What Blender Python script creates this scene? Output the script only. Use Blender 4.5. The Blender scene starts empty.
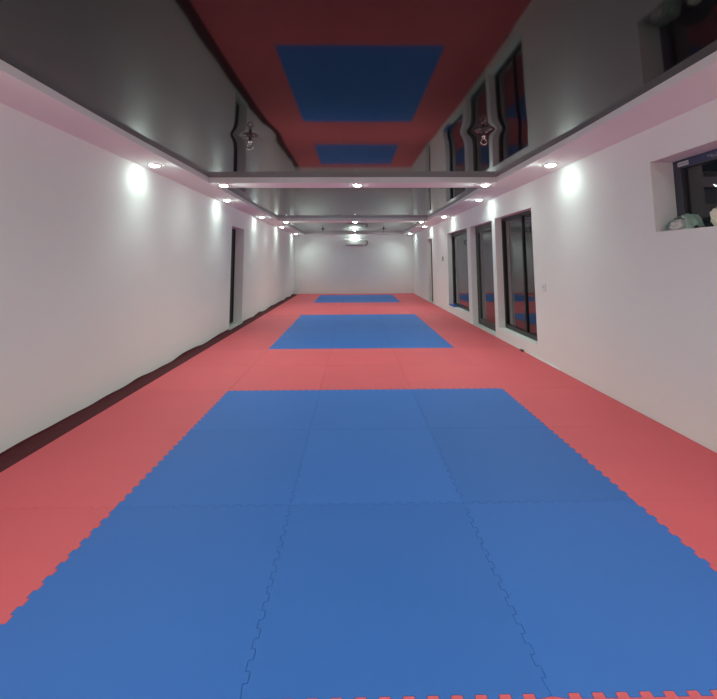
import bpy, bmesh, math, random
from mathutils import Vector, Matrix, noise
random.seed(7)
S = bpy.context.scene
COL = S.collection

# ------------------------------------------------------------------ camera, world, exposure
H0 = 1.42                                   # camera height above the bare floor
def make_camera():
    f, cy, p, r, y = 385.4, 223.1, .0992, .0044, .0147
    cam = bpy.data.cameras.new('camera'); o = bpy.data.objects.new('camera', cam); COL.objects.link(o)
    cam.sensor_fit = 'HORIZONTAL'; cam.sensor_width = 36.0
    cam.lens = f / 717 * 36.0
    cam.shift_y = -(349.5 - cy) / 717
    cam.clip_start = .02; cam.clip_end = 200
    R0 = Vector((math.cos(y), -math.sin(y), 0)); G = Vector((math.sin(y), math.cos(y), 0)); Z = Vector((0, 0, 1))
    F = G * math.cos(p) + Z * math.sin(p); U0 = Z * math.cos(p) - G * math.sin(p)
    R = R0 * math.cos(r) - U0 * math.sin(r); U = R0 * math.sin(r) + U0 * math.cos(r)
    m = Matrix(((R.x, U.x, -F.x, 0), (R.y, U.y, -F.y, 0), (R.z, U.z, -F.z, H0), (0, 0, 0, 1)))
    o.matrix_world = m
    S.camera = o
make_camera()
w = bpy.data.worlds.new('night'); S.world = w; w.use_nodes = True
w.node_tree.nodes['Background'].inputs[0].default_value = (.010, .013, .016, 1)
w.node_tree.nodes['Background'].inputs[1].default_value = .5
S.view_settings.view_transform = 'Standard'; S.view_settings.look = 'None'
S.view_settings.gamma = 1; S.view_settings.use_curve_mapping = False
S.view_settings.exposure = -0.15
SPOT_W = 62.0                               # watts of the beam of every recessed downlight
TILT = math.radians(42)
WIDE_W = 5.0                                # watts of its wide stray light
SPOT_COL = (.79, 1.0, .90)
DOME_E = 85.0

# ------------------------------------------------------------------ layout (metres)
XL, XS, XR = -2.57, -2.363, 2.6415
YN, YF = -1.62, 17.05
ZM = .025                                   # top of the foam mats
ZS, ZF = 1.165 + H0, 1.251 + H0            # underside of the plaster border, film edge
XIL, XIR = -2.13, 2.15
ZT = ZF + .25
X0, Y0 = -1.3633, 1.377                     # corner of the nearest blue field
BEAMS = [(.30, .70), (5.65, 6.04), (11.02, 11.50), (16.62, YF)]

# ------------------------------------------------------------------ helpers
def tag(o, label=None, cat=None, group=None, kind=None):
    if label: o['label'] = label
    if cat: o['category'] = cat
    if group: o['group'] = group
    if kind: o['kind'] = kind
    return o
def obj(name, bm, mat, parent=None, smooth=False, bevel=0):
    if bevel:
        bmesh.ops.bevel(bm, geom=list(bm.edges), offset=bevel, segments=2, affect='EDGES', profile=.5)
    me = bpy.data.meshes.new(name); bm.normal_update(); bm.to_mesh(me); bm.free()
    mats = mat if isinstance(mat, (list, tuple)) else [mat]
    for m in mats: me.materials.append(m)
    if smooth:
        for p in me.polygons: p.use_smooth = True
    o = bpy.data.objects.new(name, me); COL.objects.link(o)
    if parent: o.parent = parent
    return o
def empty(name, loc, rz=0):
    o = bpy.data.objects.new(name, None); COL.objects.link(o); o.location = loc
    o.rotation_euler = (0, 0, rz); o.empty_display_size = .1; return o
def box(bm, x0, x1, y0, y1, z0, z1, mi=0):
    v = [bm.verts.new(c) for c in ((x0,y0,z0),(x1,y0,z0),(x1,y1,z0),(x0,y1,z0),(x0,y0,z1),(x1,y0,z1),(x1,y1,z1),(x0,y1,z1))]
    for q in ((3,2,1,0),(4,5,6,7),(0,1,5,4),(1,2,6,5),(2,3,7,6),(3,0,4,7)):
        f = bm.faces.new([v[i] for i in q]); f.material_index = mi
def bx(*a):
    bm = bmesh.new(); box(bm, *a); return bm
def lathe(bm, prof, c=(0,0,0), axis='Z', n=24, cap=True):
    rings = []
    for r, h in prof:
        ring = []
        for i in range(n):
            a = 2*math.pi*i/n; u, v = r*math.cos(a), r*math.sin(a)
            p = {'Z': (u, v, h), 'X': (h, u, v), 'Y': (v, h, u)}[axis]
            ring.append(bm.verts.new((p[0]+c[0], p[1]+c[1], p[2]+c[2])))
        rings.append(ring)
    for a, b in zip(rings, rings[1:]):
        for i in range(n): bm.faces.new((a[i], a[(i+1)%n], b[(i+1)%n], b[i]))
    if cap:
        bm.faces.new(rings[0][::-1]); bm.faces.new(rings[-1])
    bmesh.ops.recalc_face_normals(bm, faces=bm.faces)
def tube(bm, pts, r, n=10, closed=False):
    pts = [Vector(p) for p in pts]; rings = []
    N = len(pts); prev = None
    for i, p in enumerate(pts):
        a = pts[(i-1) % N] if (closed or i > 0) else p; b = pts[(i+1) % N] if (closed or i < N-1) else p
        t = (b-a).normalized()
        if prev is None:
            u = t.orthogonal().normalized()
        else:
            u = (prev - t*prev.dot(t)).normalized()
        prev = u; v = t.cross(u)
        rings.append([bm.verts.new(p + (u*math.cos(2*math.pi*k/n) + v*math.sin(2*math.pi*k/n))*r) for k in range(n)])
    rng = range(N) if closed else range(N-1)
    for i in rng:
        a, b = rings[i], rings[(i+1) % N]
        for k in range(n): bm.faces.new((a[k], a[(k+1)%n], b[(k+1)%n], b[k]))
    if not closed:
        bm.faces.new(rings[0][::-1]); bm.faces.new(rings[-1])
    bmesh.ops.recalc_face_normals(bm, faces=bm.faces)

# ------------------------------------------------------------------ materials
def mat(name, col, rough=.6, metal=0, spec=.5, ior=1.5, var=0, vscale=3, bump=0, bscale=60, rnd=0, emit=0, trans=0, coat=0):
    m = bpy.data.materials.new(name); m.use_nodes = True; nt = m.node_tree
    b = nt.nodes['Principled BSDF']
    b.inputs['Base Color'].default_value = (*col, 1); b.inputs['Roughness'].default_value = rough
    b.inputs['Metallic'].default_value = metal; b.inputs['Specular IOR Level'].default_value = spec
    b.inputs['IOR'].default_value = ior; b.inputs['Transmission Weight'].default_value = trans
    b.inputs['Coat Weight'].default_value = coat
    if emit:
        b.inputs['Emission Color'].default_value = (*SPOT_COL, 1); b.inputs['Emission Strength'].default_value = emit
    tc = nt.nodes.new('ShaderNodeTexCoord')
    last = None
    if var or rnd:
        hsv = nt.nodes.new('ShaderNodeHueSaturation'); hsv.inputs['Color'].default_value = (*col, 1)
        mp = nt.nodes.new('ShaderNodeMath'); mp.operation = 'MULTIPLY_ADD'
        nz = nt.nodes.new('ShaderNodeTexNoise'); nz.inputs['Scale'].default_value = vscale; nz.inputs['Detail'].default_value = 5
        geo = nt.nodes.new('ShaderNodeNewGeometry')
        nt.links.new(geo.outputs['Position'], nz.inputs['Vector'])
        nt.links.new(nz.outputs['Fac'], mp.inputs[0]); mp.inputs[1].default_value = var*2; mp.inputs[2].default_value = 1 - var
        out = mp.outputs[0]
        if rnd:
            oi = nt.nodes.new('ShaderNodeObjectInfo'); m2 = nt.nodes.new('ShaderNodeMath'); m2.operation = 'MULTIPLY_ADD'
            nt.links.new(oi.outputs['Random'], m2.inputs[0]); m2.inputs[1].default_value = rnd*2; m2.inputs[2].default_value = 1 - rnd
            m3 = nt.nodes.new('ShaderNodeMath'); m3.operation = 'MULTIPLY'
            nt.links.new(m2.outputs[0], m3.inputs[0]); nt.links.new(out, m3.inputs[1]); out = m3.outputs[0]
        nt.links.new(out, hsv.inputs['Value']); nt.links.new(hsv.outputs[0], b.inputs['Base Color'])
    if bump:
        nz = nt.nodes.new('ShaderNodeTexNoise'); nz.inputs['Scale'].default_value = bscale; nz.inputs['Detail'].default_value = 4
        nt.links.new(tc.outputs['Object'], nz.inputs['Vector'])
        bp = nt.nodes.new('ShaderNodeBump'); bp.inputs['Strength'].default_value = bump; bp.inputs['Distance'].default_value = .004
        nt.links.new(nz.outputs['Fac'], bp.inputs['Height']); nt.links.new(bp.outputs[0], b.inputs['Normal'])
    return m
M = dict(
    wall=mat('wall_plaster', (.85, .84, .84), .75, spec=.25, var=.03, vscale=1.3, bump=.25, bscale=9),
    soffit=mat('border_plaster', (.90, .90, .90), .7, spec=.25, var=.01, vscale=1),
    film=mat('glossy_stretch_film', (.006, .006, .007), .05, spec=.5, ior=1.57),
    concrete=mat('floor_screed', (.28, .27, .26), .85, var=.12, bump=.4, bscale=30),
    blue=mat('blue_foam', (.038, .135, .46), .62, spec=.35, var=.035, vscale=2.2, bump=.25, bscale=260, rnd=.05),
    red=mat('red_foam', (.67, .100, .122), .62, spec=.35, var=.05, vscale=1.8, bump=.25, bscale=260, rnd=.03),
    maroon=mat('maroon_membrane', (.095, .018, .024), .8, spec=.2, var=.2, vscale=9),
    frame=mat('anthracite_aluminium', (.022, .024, .024), .38, spec=.5),
    gframe=mat('grey_aluminium', (.06, .065, .065), .4, spec=.5),
    bframe=mat('blue_grey_aluminium', (.060, .060, .078), .4),
    black=mat('black_door_panel', (.012, .012, .013), .5),
    glass=mat('window_glass', (1, 1, 1), 0.0, ior=1.5, trans=1),
    chrome=mat('chrome', (.65, .65, .66), .18, metal=1),
    steel=mat('dark_steel', (.05, .05, .052), .4, metal=.3),
    white=mat('white_plastic', (.82, .82, .80), .35),
    grey=mat('grey_plastic', (.22, .22, .22), .45),
    dome=mat('frosted_lamp_cover', (.9, .9, .9), .4, emit=DOME_E),
    ring=mat('white_lamp_ring', (.85, .85, .85), .4),
    navy=mat('navy_tape', (.030, .035, .11), .4),
    paper=mat('paper_sticker', (.70, .70, .72), .6),
    bag=mat('pale_green_film', (.56, .72, .65), .3, spec=.5, var=.15, vscale=25),
    rubble=mat('mottled_plaster_lump', (.66, .62, .60), .8, var=.5, vscale=45, bump=.6, bscale=40),
    cream=mat('cream_foam', (.85, .80, .66), .6, var=.2, vscale=40, bump=.4, bscale=60),
    blade=mat('pale_stone', (.72, .71, .69), .5, var=.05),
)

# ------------------------------------------------------------------ setting
def struct(name, bm, m, parent=None, **k):
    o = obj(name, bm, m, parent, **k)
    if not parent: o['kind'] = 'structure'
    return o
struct('floor', bx(XL-.3, XR+.3, YN-.25, YF+.25, -.2, 0), M['concrete'])
# openings: (y0, y1, z0, z1)
hh = H0
WIN1 = (5.63, 7.10, hh-1.205, hh+.785)      # big two-pane window, nearest of the tall ones
DOORG = (7.27, 8.63, .0, hh+.765)          # glazed door
WIN3 = (8.88, 10.74, hh-1.20, hh+.765)
WIN4 = (1.30, 3.315, hh+.245, hh+.865)     # small high window
DOORR = (12.86, 13.62, 0, hh+.765)
DOORL = (8.2, 9.12, 0, hh+.765)
def wall_x(name, xa, xb, holes):
    ys = sorted({YN, YF} | {h[0] for h in holes} | {h[1] for h in holes})
    zs = sorted({0, ZT} | {h[2] for h in holes} | {h[3] for h in holes})
    bm = bmesh.new(); inside = lambda y, z: any(h[0] < y < h[1] and h[2] < z < h[3] for h in holes)
    solid = lambda i, j: 0 <= i < len(ys)-1 and 0 <= j < len(zs)-1 and not inside((ys[i]+ys[i+1])/2, (zs[j]+zs[j+1])/2)
    def quad(*p): bm.faces.new([bm.verts.new(c) for c in p])
    for i in range(len(ys)-1):
        for j in range(len(zs)-1):
            if not solid(i, j): continue
            a, b, c, d = ys[i], ys[i+1], zs[j], zs[j+1]
            for x in (xa, xb): quad((x,a,c),(x,b,c),(x,b,d),(x,a,d))
            if not solid(i-1, j): quad((xa,a,c),(xb,a,c),(xb,a,d),(xa,a,d))
            if not solid(i+1, j): quad((xa,b,c),(xb,b,c),(xb,b,d),(xa,b,d))
            if not solid(i, j-1): quad((xa,a,c),(xb,a,c),(xb,b,c),(xa,b,c))
            if not solid(i, j+1): quad((xa,a,d),(xb,a,d),(xb,b,d),(xa,b,d))
    bmesh.ops.remove_doubles(bm, verts=bm.verts, dist=1e-5)
    bmesh.ops.recalc_face_normals(bm, faces=bm.faces)
    return struct(name, bm, M['wall'])
wall_x('wall_right', XR, XR+.26, [WIN1, DOORG, WIN3, WIN4, DOORR])
wall_x('wall_left', XL-.26, XL, [DOORL])
struct('wall_far', bx(XL-.26, XR+.26, YF, YF+.2, 0, ZT), M['wall'])
struct('wall_near', bx(XL-.26, XR+.26, YN-.2, YN, 0, ZT), M['wall'])

# dropped plaster border with cross beams
def border():
    xs = [XL, XIL, XIR, XR]; ys = [YN] + [v for b in BEAMS for v in b]
    fields = [(b0[1], b1[0]) for b0, b1 in zip(BEAMS, BEAMS[1:])]
    bm = bmesh.new()
    def quad(*p): bm.faces.new([bm.verts.new(c) for c in p])
    for i in range(3):
        for j in range(len(ys)-1):
            if i == 1 and (ys[j], ys[j+1]) in fields: continue
            quad((xs[i],ys[j],ZS),(xs[i+1],ys[j],ZS),(xs[i+1],ys[j+1],ZS),(xs[i],ys[j+1],ZS))
            quad((xs[i],ys[j],ZT),(xs[i+1],ys[j],ZT),(xs[i+1],ys[j+1],ZT),(xs[i],ys[j+1],ZT))
    for a, b in fields:
        for x in (XIL, XIR): quad((x,a,ZS),(x,b,ZS),(x,b,ZT),(x,a,ZT))
        for y in (a, b): quad((XIL,y,ZS),(XIR,y,ZS),(XIR,y,ZT),(XIL,y,ZT))
    for x in (XL, XR): quad((x,YN,ZS),(x,YF,ZS),(x,YF,ZT),(x,YN,ZT))
    for y in (YN, YF): quad((XL,y,ZS),(XR,y,ZS),(XR,y,ZT),(XL,y,ZT))
    bmesh.ops.remove_doubles(bm, verts=bm.verts, dist=1e-5)
    bmesh.ops.recalc_face_normals(bm, faces=bm.faces)
    struct('ceiling', bm, M['soffit'])
    return fields
FIELDS = border()
struct('ceiling', bx(XL-.26, XR+.26, YN-.2, YF+.2, ZT, ZT+.1), M['soffit'])

# stretched glossy film in every field, sagging a little, dented along the line of its hooks
HOOKS = [(-1.005, 3.69), (1.235, 3.52)]
def slope1(y):
    pts = [(.70, -.014), (1.5, -.012), (2.04, -.009), (3.3, .001), (3.62, .006), (3.9, .0145), (5.1, .013), (5.65, .009)]
    for (a, s), (b, t) in zip(pts, pts[1:]):
        if y <= b:
            base = s + (t-s)*(y-a)/(b-a); break
    else: base = pts[-1][1]
    return base
def film(i, a, b):
    n = 260 if i == 0 else 60; zz = [0.0]; h = (b-a)/n
    if i == 0:
        for k in range(n): zz.append(zz[-1] + slope1(a + (k+.5)*h)*h)
        zz = [z - zz[-1] for z in zz]
    else:
        zz = [-.027*(1-(2*k/n-1)**2) for k in range(n+1)]
    bm = bmesh.new(); m = 160 if i == 0 else 12; rows = []
    def pucker(x, y):                       # the film is drawn up around the two near hooks
        if i: return 0
        e = min(1, 6*min(y-a, b-y, x-XIL, XIR-x))
        return e*sum(.0150*math.exp(-math.sqrt((x-px)**2+(y-py)**2+.0004)/.15) for px, py in HOOKS)
    for k in range(n+1):
        rows.append([bm.verts.new((XIL + (XIR-XIL)*q/m, a+k*h, ZF+zz[k]+pucker(XIL + (XIR-XIL)*q/m, a+k*h))) for q in range(m+1)])
    for r0, r1 in zip(rows, rows[1:]):
        for q in range(m): bm.faces.new((r0[q], r1[q], r1[q+1], r0[q+1]))
    o = struct('ceiling', bm, M['film'], smooth=True)
    return lambda y: ZF + zz[min(n, max(0, round((y-a)/h)))]
FILMZ = [film(i, a, b) for i, (a, b) in enumerate(FIELDS)]

# ------------------------------------------------------------------ glazing and doors
def frame_bm(x0, x1, y0, y1, z0, z1, t, tb=None):
    tb = tb or t; bm = bmesh.new()
    box(bm, x0, x1, y0, y0+t, z0, z1); box(bm, x0, x1, y1-t, y1, z0, z1)
    box(bm, x0, x1, y0+t, y1-t, z0, z0+tb); box(bm, x0, x1, y0+t, y1-t, z1-t, z1)
    return bm
def lever(parent, x, y, z, side, m, dirn=1):
    bm = bmesh.new()
    lathe(bm, [(.024, 0), (.024, .008), (.010, .010), (.010, .045)], axis='X', n=16)
    tube(bm, [(.042, 0, 0), (.042, .05*dirn, 0), (.042, .12*dirn, -.004)], .009)
    if side < 0: bmesh.ops.scale(bm, vec=(-1, 1, 1), verts=bm.verts); bmesh.ops.recalc_face_normals(bm, faces=bm.faces)
    o = obj('handle', bm, m, parent, smooth=True); o.location = (x, y, z); return o
def glazed(name, hole, d, splits, m, t=.05, tb=.07, zlift=0):
    y0, y1, z0, z1 = hole; z0 += zlift
    e = .002
    r = empty(name, (XR+d, (y0+y1)/2, z0)); r['kind'] = 'structure'
    off = -Vector(r.location)
    def P(nm, bm, mm, **k):
        bmesh.ops.translate(bm, vec=off, verts=bm.verts); return obj(nm, bm, mm, r, **k)
    x0, x1 = XR+d, XR+d+.07
    P('window_frame', frame_bm(x0, x1, y0+e, y1-e, z0+e, z1-e, t, tb), m)
    ys = [y0+t] + splits + [y1-t]
    for s in splits: P('mullion', bx(x0+.006, x0+.050, s-.018, s+.018, z0+tb, z1-t), m)
    for i, (a, b) in enumerate(zip(ys, ys[1:])):
        a2 = a + (.018 if i else 0) ; b2 = b - (.018 if i < len(splits) else 0)
        P('pane', bx(x0+.030, x0+.036, a2, b2, z0+tb, z1-t), M['glass'])
    return r
w1 = glazed('window_1', WIN1, .12, [6.26], M['frame'])
w3 = glazed('window_2', WIN3, .12, [], M['frame'], t=.09, tb=.06)
w4 = glazed('window_3', WIN4, .20, [], M['bframe'], t=.075, tb=.05)
# glazed door
def glass_door():
    y0, y1, z0, z1 = DOORG; r = empty('door_1', (XR+.12, (y0+y1)/2, ZM+.02)); r['kind'] = 'structure'
    off = -Vector(r.location); x0 = XR+.12
    def P(nm, bm, mm, par=r, **k):
        bmesh.ops.translate(bm, vec=off, verts=bm.verts); return obj(nm, bm, mm, par, **k)
    zb = ZM+.03
    P('door_frame', frame_bm(x0, x0+.07, y0+.002, y1-.002, zb, z1-.002, .06, .04), M['gframe'])
    lf = P('door_leaf', frame_bm(x0+.008, x0+.058, y0+.065, y1-.065, zb+.045, z1-.065, .075, .08), M['gframe'])
    P('pane', bx(x0+.03, x0+.036, y0+.14, y1-.14, zb+.125, z1-.14), M['glass'], lf)
    h = lever(lf, 0, 0, 0, -1, M['black'], 1); h.location = Vector((x0+.008, y0+.115, 1.03)) + off
glass_door()
struct('trim_1', bx(XR-.002, XR+.19, DOORG[0]+.002, DOORG[1]-.002, 0, ZM+.03), M['blade'])
def plain_door(name, side, hole, d, panel):
    y0, y1, z0, z1 = hole; xf = XR+d if side > 0 else XL-d
    r = empty(name, (xf, (y0+y1)/2, 0)); r['kind'] = 'structure'; off = -Vector(r.location)
    def P(nm, bm, mm, par=r, **k):
        bmesh.ops.translate(bm, vec=off, verts=bm.verts); return obj(nm, bm, mm, par, **k)
    a, b = (xf, xf+.06) if side > 0 else (xf-.06, xf)
    fr = bmesh.new()
    for u, v, c, e in ((y0+.001, y0+.05, .03, z1-.002), (y1-.05, y1-.001, .03, z1-.002), (y0+.05, y1-.05, z1-.05, z1-.002)):
        box(fr, a, b, u, v, c, e)
    P('door_frame', fr, M['black'])
    c0, c1 = (a+.012, a+.05) if side > 0 else (b-.05, b-.012)
    lf = P('door_leaf', bx(c0, c1, y0+.052, y1-.052, .035, z1-.052), panel)
    h = lever(lf, 0, 0, 0, -side, M['chrome'], 1); h.location = Vector((c0 if side > 0 else c1, y0+.12, 1.02)) + off
plain_door('door_2', -1, DOORL, .20, M['black'])
plain_door('door_3', 1, DOORR, .12, M['gframe'])
struct('trim_2', bx(XL-.20, XL+.0, DOORL[0]+.002, DOORL[1]-.002, 0, .05), M['blade'])
struct('trim_3', bx(XR, XR+.12, DOORR[0]+.002, DOORR[1]-.002, 0, .03), M['blade'])

# ------------------------------------------------------------------ recessed downlights
def make_downlight():
    t = empty('downlight', (0, 0, 0))
    bm = bmesh.new(); lathe(bm, [(.078, 0), (.078, -.004), (.068, -.009), (.056, -.009), (.056, 0)], n=32, cap=False); obj('lamp_ring', bm, M['ring'], t, smooth=True)
    bm = bmesh.new(); lathe(bm, [(.0555, -.002), (.0555, -.009), (.050, -.017), (.038, -.023), (.019, -.0265), (.002, -.027)], n=32); obj('lamp_cover', bm, M['dome'], t, smooth=True)
    for nm, e, ang, off in (('lamp_beam', SPOT_W, 142, -.05), ('lamp_stray_light', WIDE_W, 168, -.05)):
        ld = bpy.data.lights.new(nm, 'SPOT'); ld.energy = e; ld.color = SPOT_COL
        ld.spot_size = math.radians(ang); ld.spot_blend = 1.0; ld.shadow_soft_size = .04
        lo = bpy.data.objects.new(nm, ld); COL.objects.link(lo); lo.parent = t; lo.location = (0, 0, off)
    return t
proto = make_downlight(); used = [False]
def put_light(x, y, label, tilt=0):
    if not used[0]: t = proto; used[0] = True
    else:
        t = proto.copy(); COL.objects.link(t)
        for c in proto.children:
            d = c.copy(); COL.objects.link(d); d.parent = t
    for c in t.children:                    # the wall-side lamps are turned a little into the room
        if c.name.startswith('lamp_beam'): c.rotation_euler = (0, tilt, 0)
    t.location = (x, y, ZS)
    tag(t, label, 'ceiling light', 'recessed ceiling spotlights')
SY = [(-.95, 'behind the viewpoint'), (1.80, 'nearest the viewpoint'), (4.57, 'before the first cross beam'), (7.25, 'just past the first cross beam'),
      (10.05, 'before the second cross beam'), (12.9, 'just past the second cross beam'), (16.15, 'in the far corner of the room')]
for y, wd in SY:
    put_light(-2.38, y, 'round white spotlight in left ceiling border, ' + wd, -TILT)
    put_light(2.41, y, 'round white spotlight in right ceiling border, ' + wd, TILT)
for y, wd in ((.5, 'beam above the viewpoint'), (5.80, 'first ceiling cross beam'), (11.32, 'second ceiling cross beam')):
    put_light(-1.96, y, 'round white spotlight at left end of the ' + wd, -TILT)
    put_light(.07, y, 'round white spotlight in the middle of the ' + wd)
    put_light(2.03, y, 'round white spotlight at right end of the ' + wd, TILT)
put_light(.07, 16.84, 'round white spotlight in far ceiling border above the air conditioner')

# ------------------------------------------------------------------ foam mats
NT, PT, TD, G = 12, .0775, .0085, .0006
def edge_path(n=NT, sgn=1):
    """puzzle edge along t in 0..1, returns (t, offset); sgn widens or narrows for the seam"""
    out = [(0.0, 0.0)]; st = (1 - n*PT)/2
    for k in range(n):
        c = st + (k+.5)*PT; wn = .0195
        out += [(c-wn, -TD), (c-wn+.0005, TD*.8), (c-wn+.004, TD), (c+wn-.004, TD), (c+wn-.0005, TD*.8), (c+wn, -TD)]
    out.append((1.0, 0.0)); return out
def mat_mesh(left, right, near, far, depth=1.0, name='foam_mat'):
    ep = edge_path(); pts = []
    nd = int(depth*12.5) if depth < 1 else NT
    def seg(teeth, fn, rev):
        p = [q for q in (ep if teeth else [(0, 0), (1, 0)])]
        p = p[::-1] if rev else p
        for q in p[:-1]: pts.append(fn(*q))
    seg(near, lambda t, o: (t, o), False)
    seg(right, lambda t, o: (1+o, t*depth), False)
    seg(far, lambda t, o: (t, depth+o), True)
    seg(left, lambda t, o: (o, t*depth), True)
    # shrink along local normals for the seam
    n = len(pts); q = []
    for i in range(n):
        a, b, c = Vector(pts[i-1]), Vector(pts[i]), Vector(pts[(i+1) % n])
        e1 = (b-a).normalized(); e2 = (c-b).normalized()
        n1 = Vector((-e1.y, e1.x)); n2 = Vector((-e2.y, e2.x)); m = (n1+n2)
        m = m / max(.35, m.dot(n1)) if m.length > 1e-6 else n1
        q.append(b + m*G)
    bm = bmesh.new()
    top = [bm.verts.new((p.x, p.y, ZM)) for p in q]
    cx, cyy = .5, depth/2
    mid = [bm.verts.new((p.x, p.y, ZM-.0012)) for p in q]
    for i, p in enumerate(q):        # softened rim
        a, b, c = q[i-1], q[i], q[(i+1) % n]
        e1 = (b-a).normalized(); e2 = (c-b).normalized(); nn = Vector((-e1.y-e2.y, e1.x+e2.x))
        if nn.length > 1e-6: nn.normalize()
        top[i].co.x += nn.x*.0008; top[i].co.y += nn.y*.0008
    bot = [bm.verts.new((p.x, p.y, .001)) for p in q]
    I = .03; inner = lambda p: (min(max(p.x, I), 1-I), min(max(p.y, I), depth-I))
    for ring, z, fl in ((top, ZM, 1), (bot, .001, -1)):
        d = {}; seq = []
        for v in q:
            k = tuple(round(t, 6) for t in inner(v))
            if k not in d: d[k] = bm.verts.new((k[0], k[1], z))
            seq.append(d[k])
        for i in range(n):
            j = (i+1) % n
            fv = [ring[i], ring[j], seq[j], seq[i]] if seq[i] is not seq[j] else [ring[i], ring[j], seq[i]]
            bm.faces.new(fv)
        order = []
        for v in seq:
            if v not in order: order.append(v)
        bm.faces.new(order)
    for A, B in ((mid, top), (bot, mid)):
        for i in range(n): bm.faces.new((A[i], A[(i+1)%n], B[(i+1)%n], B[i]))
    bmesh.ops.recalc_face_normals(bm, faces=bm.faces)
    bm.normal_update()
    me = bpy.data.meshes.new(name); bm.to_mesh(me); bm.free(); me.materials.append(M['red']); return me
LAST = YF - (Y0+15) - .004
cache = {}
def mesh_for(c, r):
    left, right = c > 0, c < 4
    near, far = r > -3, r < 15
    k = (left, right, near, far)
    if k not in cache: cache[k] = mat_mesh(left, right, near, far, LAST if r == 15 else 1.0)
    return cache[k]
COLW = ['left', 'second from left', 'middle', 'second from right', 'right']
ORD = ['first', 'second', 'third', 'fourth']
def where(r):
    for s, n, nm in ((0, 3, 'nearest'), (5, 4, 'middle'), (12, 3, 'farthest')):
        if s <= r < s+n: return 'field', nm, ORD[r-s]
    if r < 0: return 'gap', 'behind the front edge of the nearest blue field', ORD[-r-1]
    if r < 5: return 'gap', 'between nearest and middle blue fields', ORD[r-3]
    if r < 12: return 'gap', 'between middle and farthest blue fields', ORD[r-9]
    return 'gap', 'at the foot of the far wall', 'only'
random.seed(3)
for r in range(-3, 16):
    for c in range(5):
        o = bpy.data.objects.new('foam_mat', mesh_for(c, r)); COL.objects.link(o)
        o.location = (X0-1+c, Y0+r, 0)
        kind, nm, rw = where(r)
        blue = kind == 'field' and 1 <= c <= 3
        o.material_slots[0].link = 'OBJECT'; o.material_slots[0].material = M['blue' if blue else 'red']
        if blue:
            lab = 'blue foam puzzle mat, %s blue field, %s row, %s of its columns' % (nm, rw, ['left', 'middle', 'right'][c-1])
            grp = 'blue foam floor mats'
        elif kind == 'field':
            lab = 'red foam puzzle mat along %s wall beside %s blue field, %s row' % ('left' if c == 0 else 'right', nm, rw)
            grp = 'red foam floor mats'
        elif r < 0:
            lab = 'red foam mat before nearest blue field, %s row towards viewpoint, %s column' % (rw, COLW[c]); grp = 'red foam floor mats'
        elif r == 15:
            lab = 'narrow red foam mat at foot of far wall, %s column' % COLW[c]; grp = 'red foam floor mats'
        else:
            lab = 'red foam mat %s, %s row, %s' % (nm, rw, COLW[c]); grp = 'red foam floor mats'
        tag(o, lab, 'floor mat', grp)

# maroon membrane between the mats and the left wall, climbing the wall in waves
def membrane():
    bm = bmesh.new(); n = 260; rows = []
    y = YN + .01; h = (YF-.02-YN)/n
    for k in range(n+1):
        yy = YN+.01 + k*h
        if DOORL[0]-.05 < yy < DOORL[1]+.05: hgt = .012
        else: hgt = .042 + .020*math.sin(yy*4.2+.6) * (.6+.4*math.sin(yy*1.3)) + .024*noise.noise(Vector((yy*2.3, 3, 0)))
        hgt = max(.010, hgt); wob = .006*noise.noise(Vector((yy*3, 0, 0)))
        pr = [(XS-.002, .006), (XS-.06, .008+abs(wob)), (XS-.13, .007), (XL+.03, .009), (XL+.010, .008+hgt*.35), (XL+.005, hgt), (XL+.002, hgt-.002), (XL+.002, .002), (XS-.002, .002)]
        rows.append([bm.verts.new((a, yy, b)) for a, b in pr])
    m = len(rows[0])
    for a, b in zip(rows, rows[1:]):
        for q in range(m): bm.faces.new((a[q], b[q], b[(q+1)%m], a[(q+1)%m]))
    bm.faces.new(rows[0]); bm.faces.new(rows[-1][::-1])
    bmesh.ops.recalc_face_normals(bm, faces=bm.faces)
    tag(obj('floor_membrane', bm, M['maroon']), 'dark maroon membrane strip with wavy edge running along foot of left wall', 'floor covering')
membrane()

# ------------------------------------------------------------------ hanging hooks on the film
def make_hook():
    t = empty('ceiling_hook', (0, 0, 0))
    bm = bmesh.new(); lathe(bm, [(.082, .010), (.082, -.002), (.076, -.006), (.045, -.008), (.040, -.018), (.020, -.022), (.014, -.030)], n=32)
    obj('mounting_plate', bm, M['steel'], t, smooth=False)
    for k in range(4):
        a = math.pi/4 + k*math.pi/2; bm = bmesh.new()
        lathe(bm, [(.011, -.004), (.011, -.014), (.007, -.016)], c=(.062*math.cos(a), .062*math.sin(a), 0), n=6)
        obj('bolt', bm, M['chrome'], t)
    bm = bmesh.new(); lathe(bm, [(.011, -.028), (.011, -.048), (.017, -.052), (.017, -.074), (.011, -.078), (.008, -.090)], n=16)
    obj('swivel', bm, M['chrome'], t, smooth=True)
    bm = bmesh.new(); tube(bm, [(.027*math.cos(a), 0, -.117+.029*math.sin(a)) for a in [2*math.pi*i/24 for i in range(24)]], .006, closed=True)
    obj('ring', bm, M['chrome'], t, smooth=True)
    return t
hk = make_hook()
spots = [(-1.005, 3.69, 0, 'steel hook plate with hanging ring on glossy ceiling, nearer left'), (1.235, 3.52, 0, 'steel hook plate with hanging ring on glossy ceiling, nearer right'),
         (-1.12, 14.4, 2, 'small steel ceiling hook near far wall, left of the air conditioner'), (1.15, 14.4, 2, 'small steel ceiling hook near far wall, right of the air conditioner')]
for i, (x, y, fi, lab) in enumerate(spots):
    if i == 0: t = hk
    else:
        t = hk.copy(); COL.objects.link(t)
        for c in hk.children:
            d = c.copy(); COL.objects.link(d); d.parent = t
    t.location = (x, y, FILMZ[fi](y)+(.010 if fi == 0 else -.002)); tag(t, lab, 'hook', 'hanging hooks in the glossy ceiling')

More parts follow.
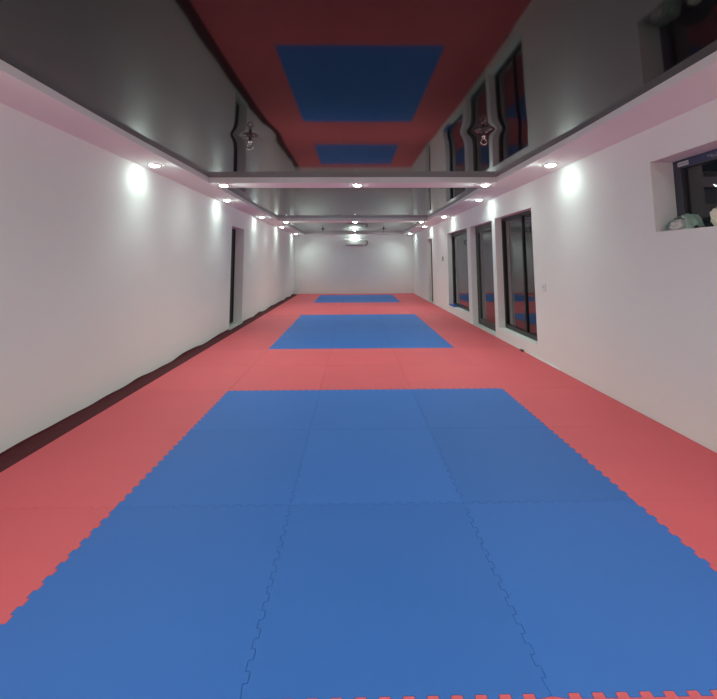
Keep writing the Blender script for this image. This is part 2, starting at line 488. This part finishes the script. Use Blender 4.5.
# ------------------------------------------------------------------ air conditioner on the far wall
def aircon():
    r = empty('air_conditioner', (.10, YF, H0+.68)); tag(r, 'white split air conditioner high in the middle of the far wall', 'air conditioner')
    prof = [(0, .0), (.13, .0), (.185, .035), (.205, .09), (.205, .25), (.19, .285), (.15, .30), (0, .30)]
    bm = bmesh.new(); L = .44
    A = [bm.verts.new((-L, -a, b)) for a, b in prof]; B = [bm.verts.new((L, -a, b)) for a, b in prof]
    bm.faces.new(A); bm.faces.new(B[::-1])
    for i in range(len(A)): bm.faces.new((A[i], B[i], B[(i+1)%len(A)], A[(i+1)%len(A)]))
    bmesh.ops.recalc_face_normals(bm, faces=bm.faces); obj('housing', bm, M['white'], r, bevel=.006)
    obj('air_flap', bx(-.37, .37, -.178, -.150, .004, .018), M['grey'], r)
    bm = bmesh.new()
    for k in range(7): box(bm, -.38, .38, -.150+k*.018, -.143+k*.018, .300, .306)
    obj('intake_grille', bm, M['grey'], r)
    bm = bmesh.new(); tube(bm, [(.435, -.10, .20), (.50, -.10, .22), (.545, -.07, .20), (.55, -.03, .12), (.50, -.03, .04), (.445, -.06, .02)], .022)
    obj('pipe', bm, M['grey'], r, smooth=True)
aircon()

# ------------------------------------------------------------------ switches, sensors, small things on the walls
def wall_plate(name, side, y, z, w, h, label, cat, m=None, detail='rocker'):
    x = XR if side > 0 else XL; s = -side
    r = empty(name, (x, y, z)); tag(r, label, cat)
    def B(a, b, *q): return bx(min(a*s, b*s), max(a*s, b*s), *q)
    obj('cover_plate', B(0, .010, -w/2, w/2, -h/2, h/2), m or M['white'], r, bevel=.003)
    if detail == 'socket':
        bm = bmesh.new(); lathe(bm, [(.026, .010*s), (.026, .012*s), (.020, .0125*s)], axis='X', n=20); obj('socket_face', bm, M['paper'], r)
        bm = bmesh.new(); 
        for d in (-.009, .009): lathe(bm, [(.003, .0125*s), (.003, .014*s)], c=(0, d, 0), axis='X', n=8)
        obj('pin_hole', bm, M['black'], r)
    elif detail == 'screen': obj('display', B(.010, .013, -w*.32, w*.32, 0, h*.36), M['black'], r)
    else: obj('rocker', B(.010, .014, -w*.28, w*.28, -h*.3, h*.3), M['white'], r, bevel=.0015)
wall_plate('wall_socket', 1, 5.36, H0-.365, .12, .11, 'white square wall socket on right wall beside the two-pane window', 'socket', detail='socket')
wall_plate('light_switch', -1, 7.84, H0-.32, .085, .085, 'white light switch on left wall before the black doorway', 'switch')
wall_plate('thermostat', 1, 11.32, H0+.07, .10, .14, 'small grey controller on right wall past the far tall window', 'thermostat', M['grey'], 'screen')
sb = bx(XR+.07, XR+.12, WIN3[0]+.10, WIN3[0]+.16, H0+.56, H0+.72)
tag(obj('window_sensor', sb, M['white'], bevel=.006), 'white alarm sensor on near upper frame of the far tall window', 'sensor')
# strip of blue foam on the sill of the far tall window
bm = bmesh.new(); box(bm, XR-.01, XR+.115, 10.22, 10.73, WIN3[2]+.001, WIN3[2]+.026)
tag(obj('foam_offcut', bm, M['blue'], bevel=.004), 'blue foam offcut lying on sill of the far tall window', 'foam strip')
bm = bmesh.new(); box(bm, XR-.014, XR-.0005, 5.02, 5.85, ZM+.001, ZM+.016)
tag(obj('cable_cover', bm, M['ring'], bevel=.003), 'short white strip at foot of right wall below the two-pane window', 'cable cover')
bm = bmesh.new(); tube(bm, [(XR-.03, 6.06, ZM+.016), (XR-.03, 6.14, ZM+.016)], .014)
tag(obj('door_stop', bm, M['frame'], smooth=True), 'small dark stopper on red mat at foot of the two-pane window', 'door stop')

# protective tape and sticker on the small window's frame
z1 = WIN4[3]; xw = XR+.20
tape = obj('protective_tape', bx(xw-.0015, xw-.0002, 1.32, 3.145, z1-.068, z1-.006), M['navy'])
tag(tape, 'navy protective tape with faint print along top of the small high window frame', 'tape')
for a, b, c, d in [(2.93, 2.98, .03, .036), (2.84, 2.90, .026, .032), (2.86, 2.95, .044, .048), (2.72, 2.78, .028, .040), (2.6, 2.68, .026, .031), (2.38, 2.46, .03, .036)]:
    obj('faint_print', bx(xw-.0022, xw-.0014, a, b, z1-d-.006, z1-c), M['grey'], tape)
st = obj('sticker', bx(xw-.0015, xw-.0002, 3.155, 3.262, z1-.058, z1-.022), M['paper']); tag(st, 'white sticker with dark print at far top corner of the small window frame', 'sticker')
for k in range(5):
    a = 3.161 + k*.0195; obj('printed_letter', frame_bm(xw-.0022, xw-.0014, a, a+.013, z1-.050, z1-.031, .004), M['grey'], st)

# things left on the sill
def lump_bm(c, s, seed, amp, sub=4, fr=3.0):
    bm = bmesh.new(); bmesh.ops.create_icosphere(bm, subdivisions=sub, radius=1)
    for v in bm.verts:
        p = v.co.copy(); d = noise.noise(p*fr + Vector((seed, 0, 0)))*amp + abs(noise.noise(p*fr*2.2 + Vector((0, seed, 0))))*amp*.8
        v.co = Vector((p.x*s[0], p.y*s[1], p.z*s[2]))*(1+d)
    zm = min(v.co.z for v in bm.verts)*.72
    for v in bm.verts: v.co.z = max(v.co.z, zm)
    bmesh.ops.translate(bm, vec=(c[0], c[1], c[2]-zm+.001), verts=bm.verts)
    return bm
zs = WIN4[2]
def crumpled_bag():
    bm = bmesh.new(); n = 34; g = []
    for i in range(n+1):
        row = []
        for j in range(n+1):
            u, v = i/n*2-1, j/n*2-1
            q = Vector((u*2.6, v*2.6, 4.0)); r = noise.noise(q)*.6 + abs(noise.noise(q*2.3))*.8
            x = 2.742 + v*.070 + .018*noise.noise(q+Vector((9, 0, 0)))
            y = 3.125 + u*.115 + .02*noise.noise(q+Vector((0, 9, 0)))
            base = .118 - .028*v*v - .030*u*u - .018*u
            z = zs + base + r*.030 - .10*max(0, abs(u)-.72)/.28*(1 if u < 0 else .25)
            row.append(bm.verts.new((x, y, max(z, zs+.004))))
        g.append(row)
    for a, b in zip(g, g[1:]):
        for j in range(n): bm.faces.new((a[j], b[j], b[j+1], a[j+1]))
    bmesh.ops.solidify(bm, geom=list(bm.faces), thickness=.002)
    bmesh.ops.recalc_face_normals(bm, faces=bm.faces)
    o = tag(obj('plastic_bag', bm, M['bag'], smooth=True), 'crumpled pale green plastic bag over mottled grey contents on small window sill', 'bag')
    obj('contents', lump_bm((2.725, 3.14, zs), (.058, .085, .050), 5, .35), M['rubble'], o, smooth=True)['label'] = 'mottled grey and white contents'
crumpled_bag()
tag(obj('foam_chunk', lump_bm((2.765, 2.845, zs), (.045, .055, .075), 11, .30), M['cream'], smooth=True), 'cream coloured foam chunk on small window sill at right edge', 'foam chunk')
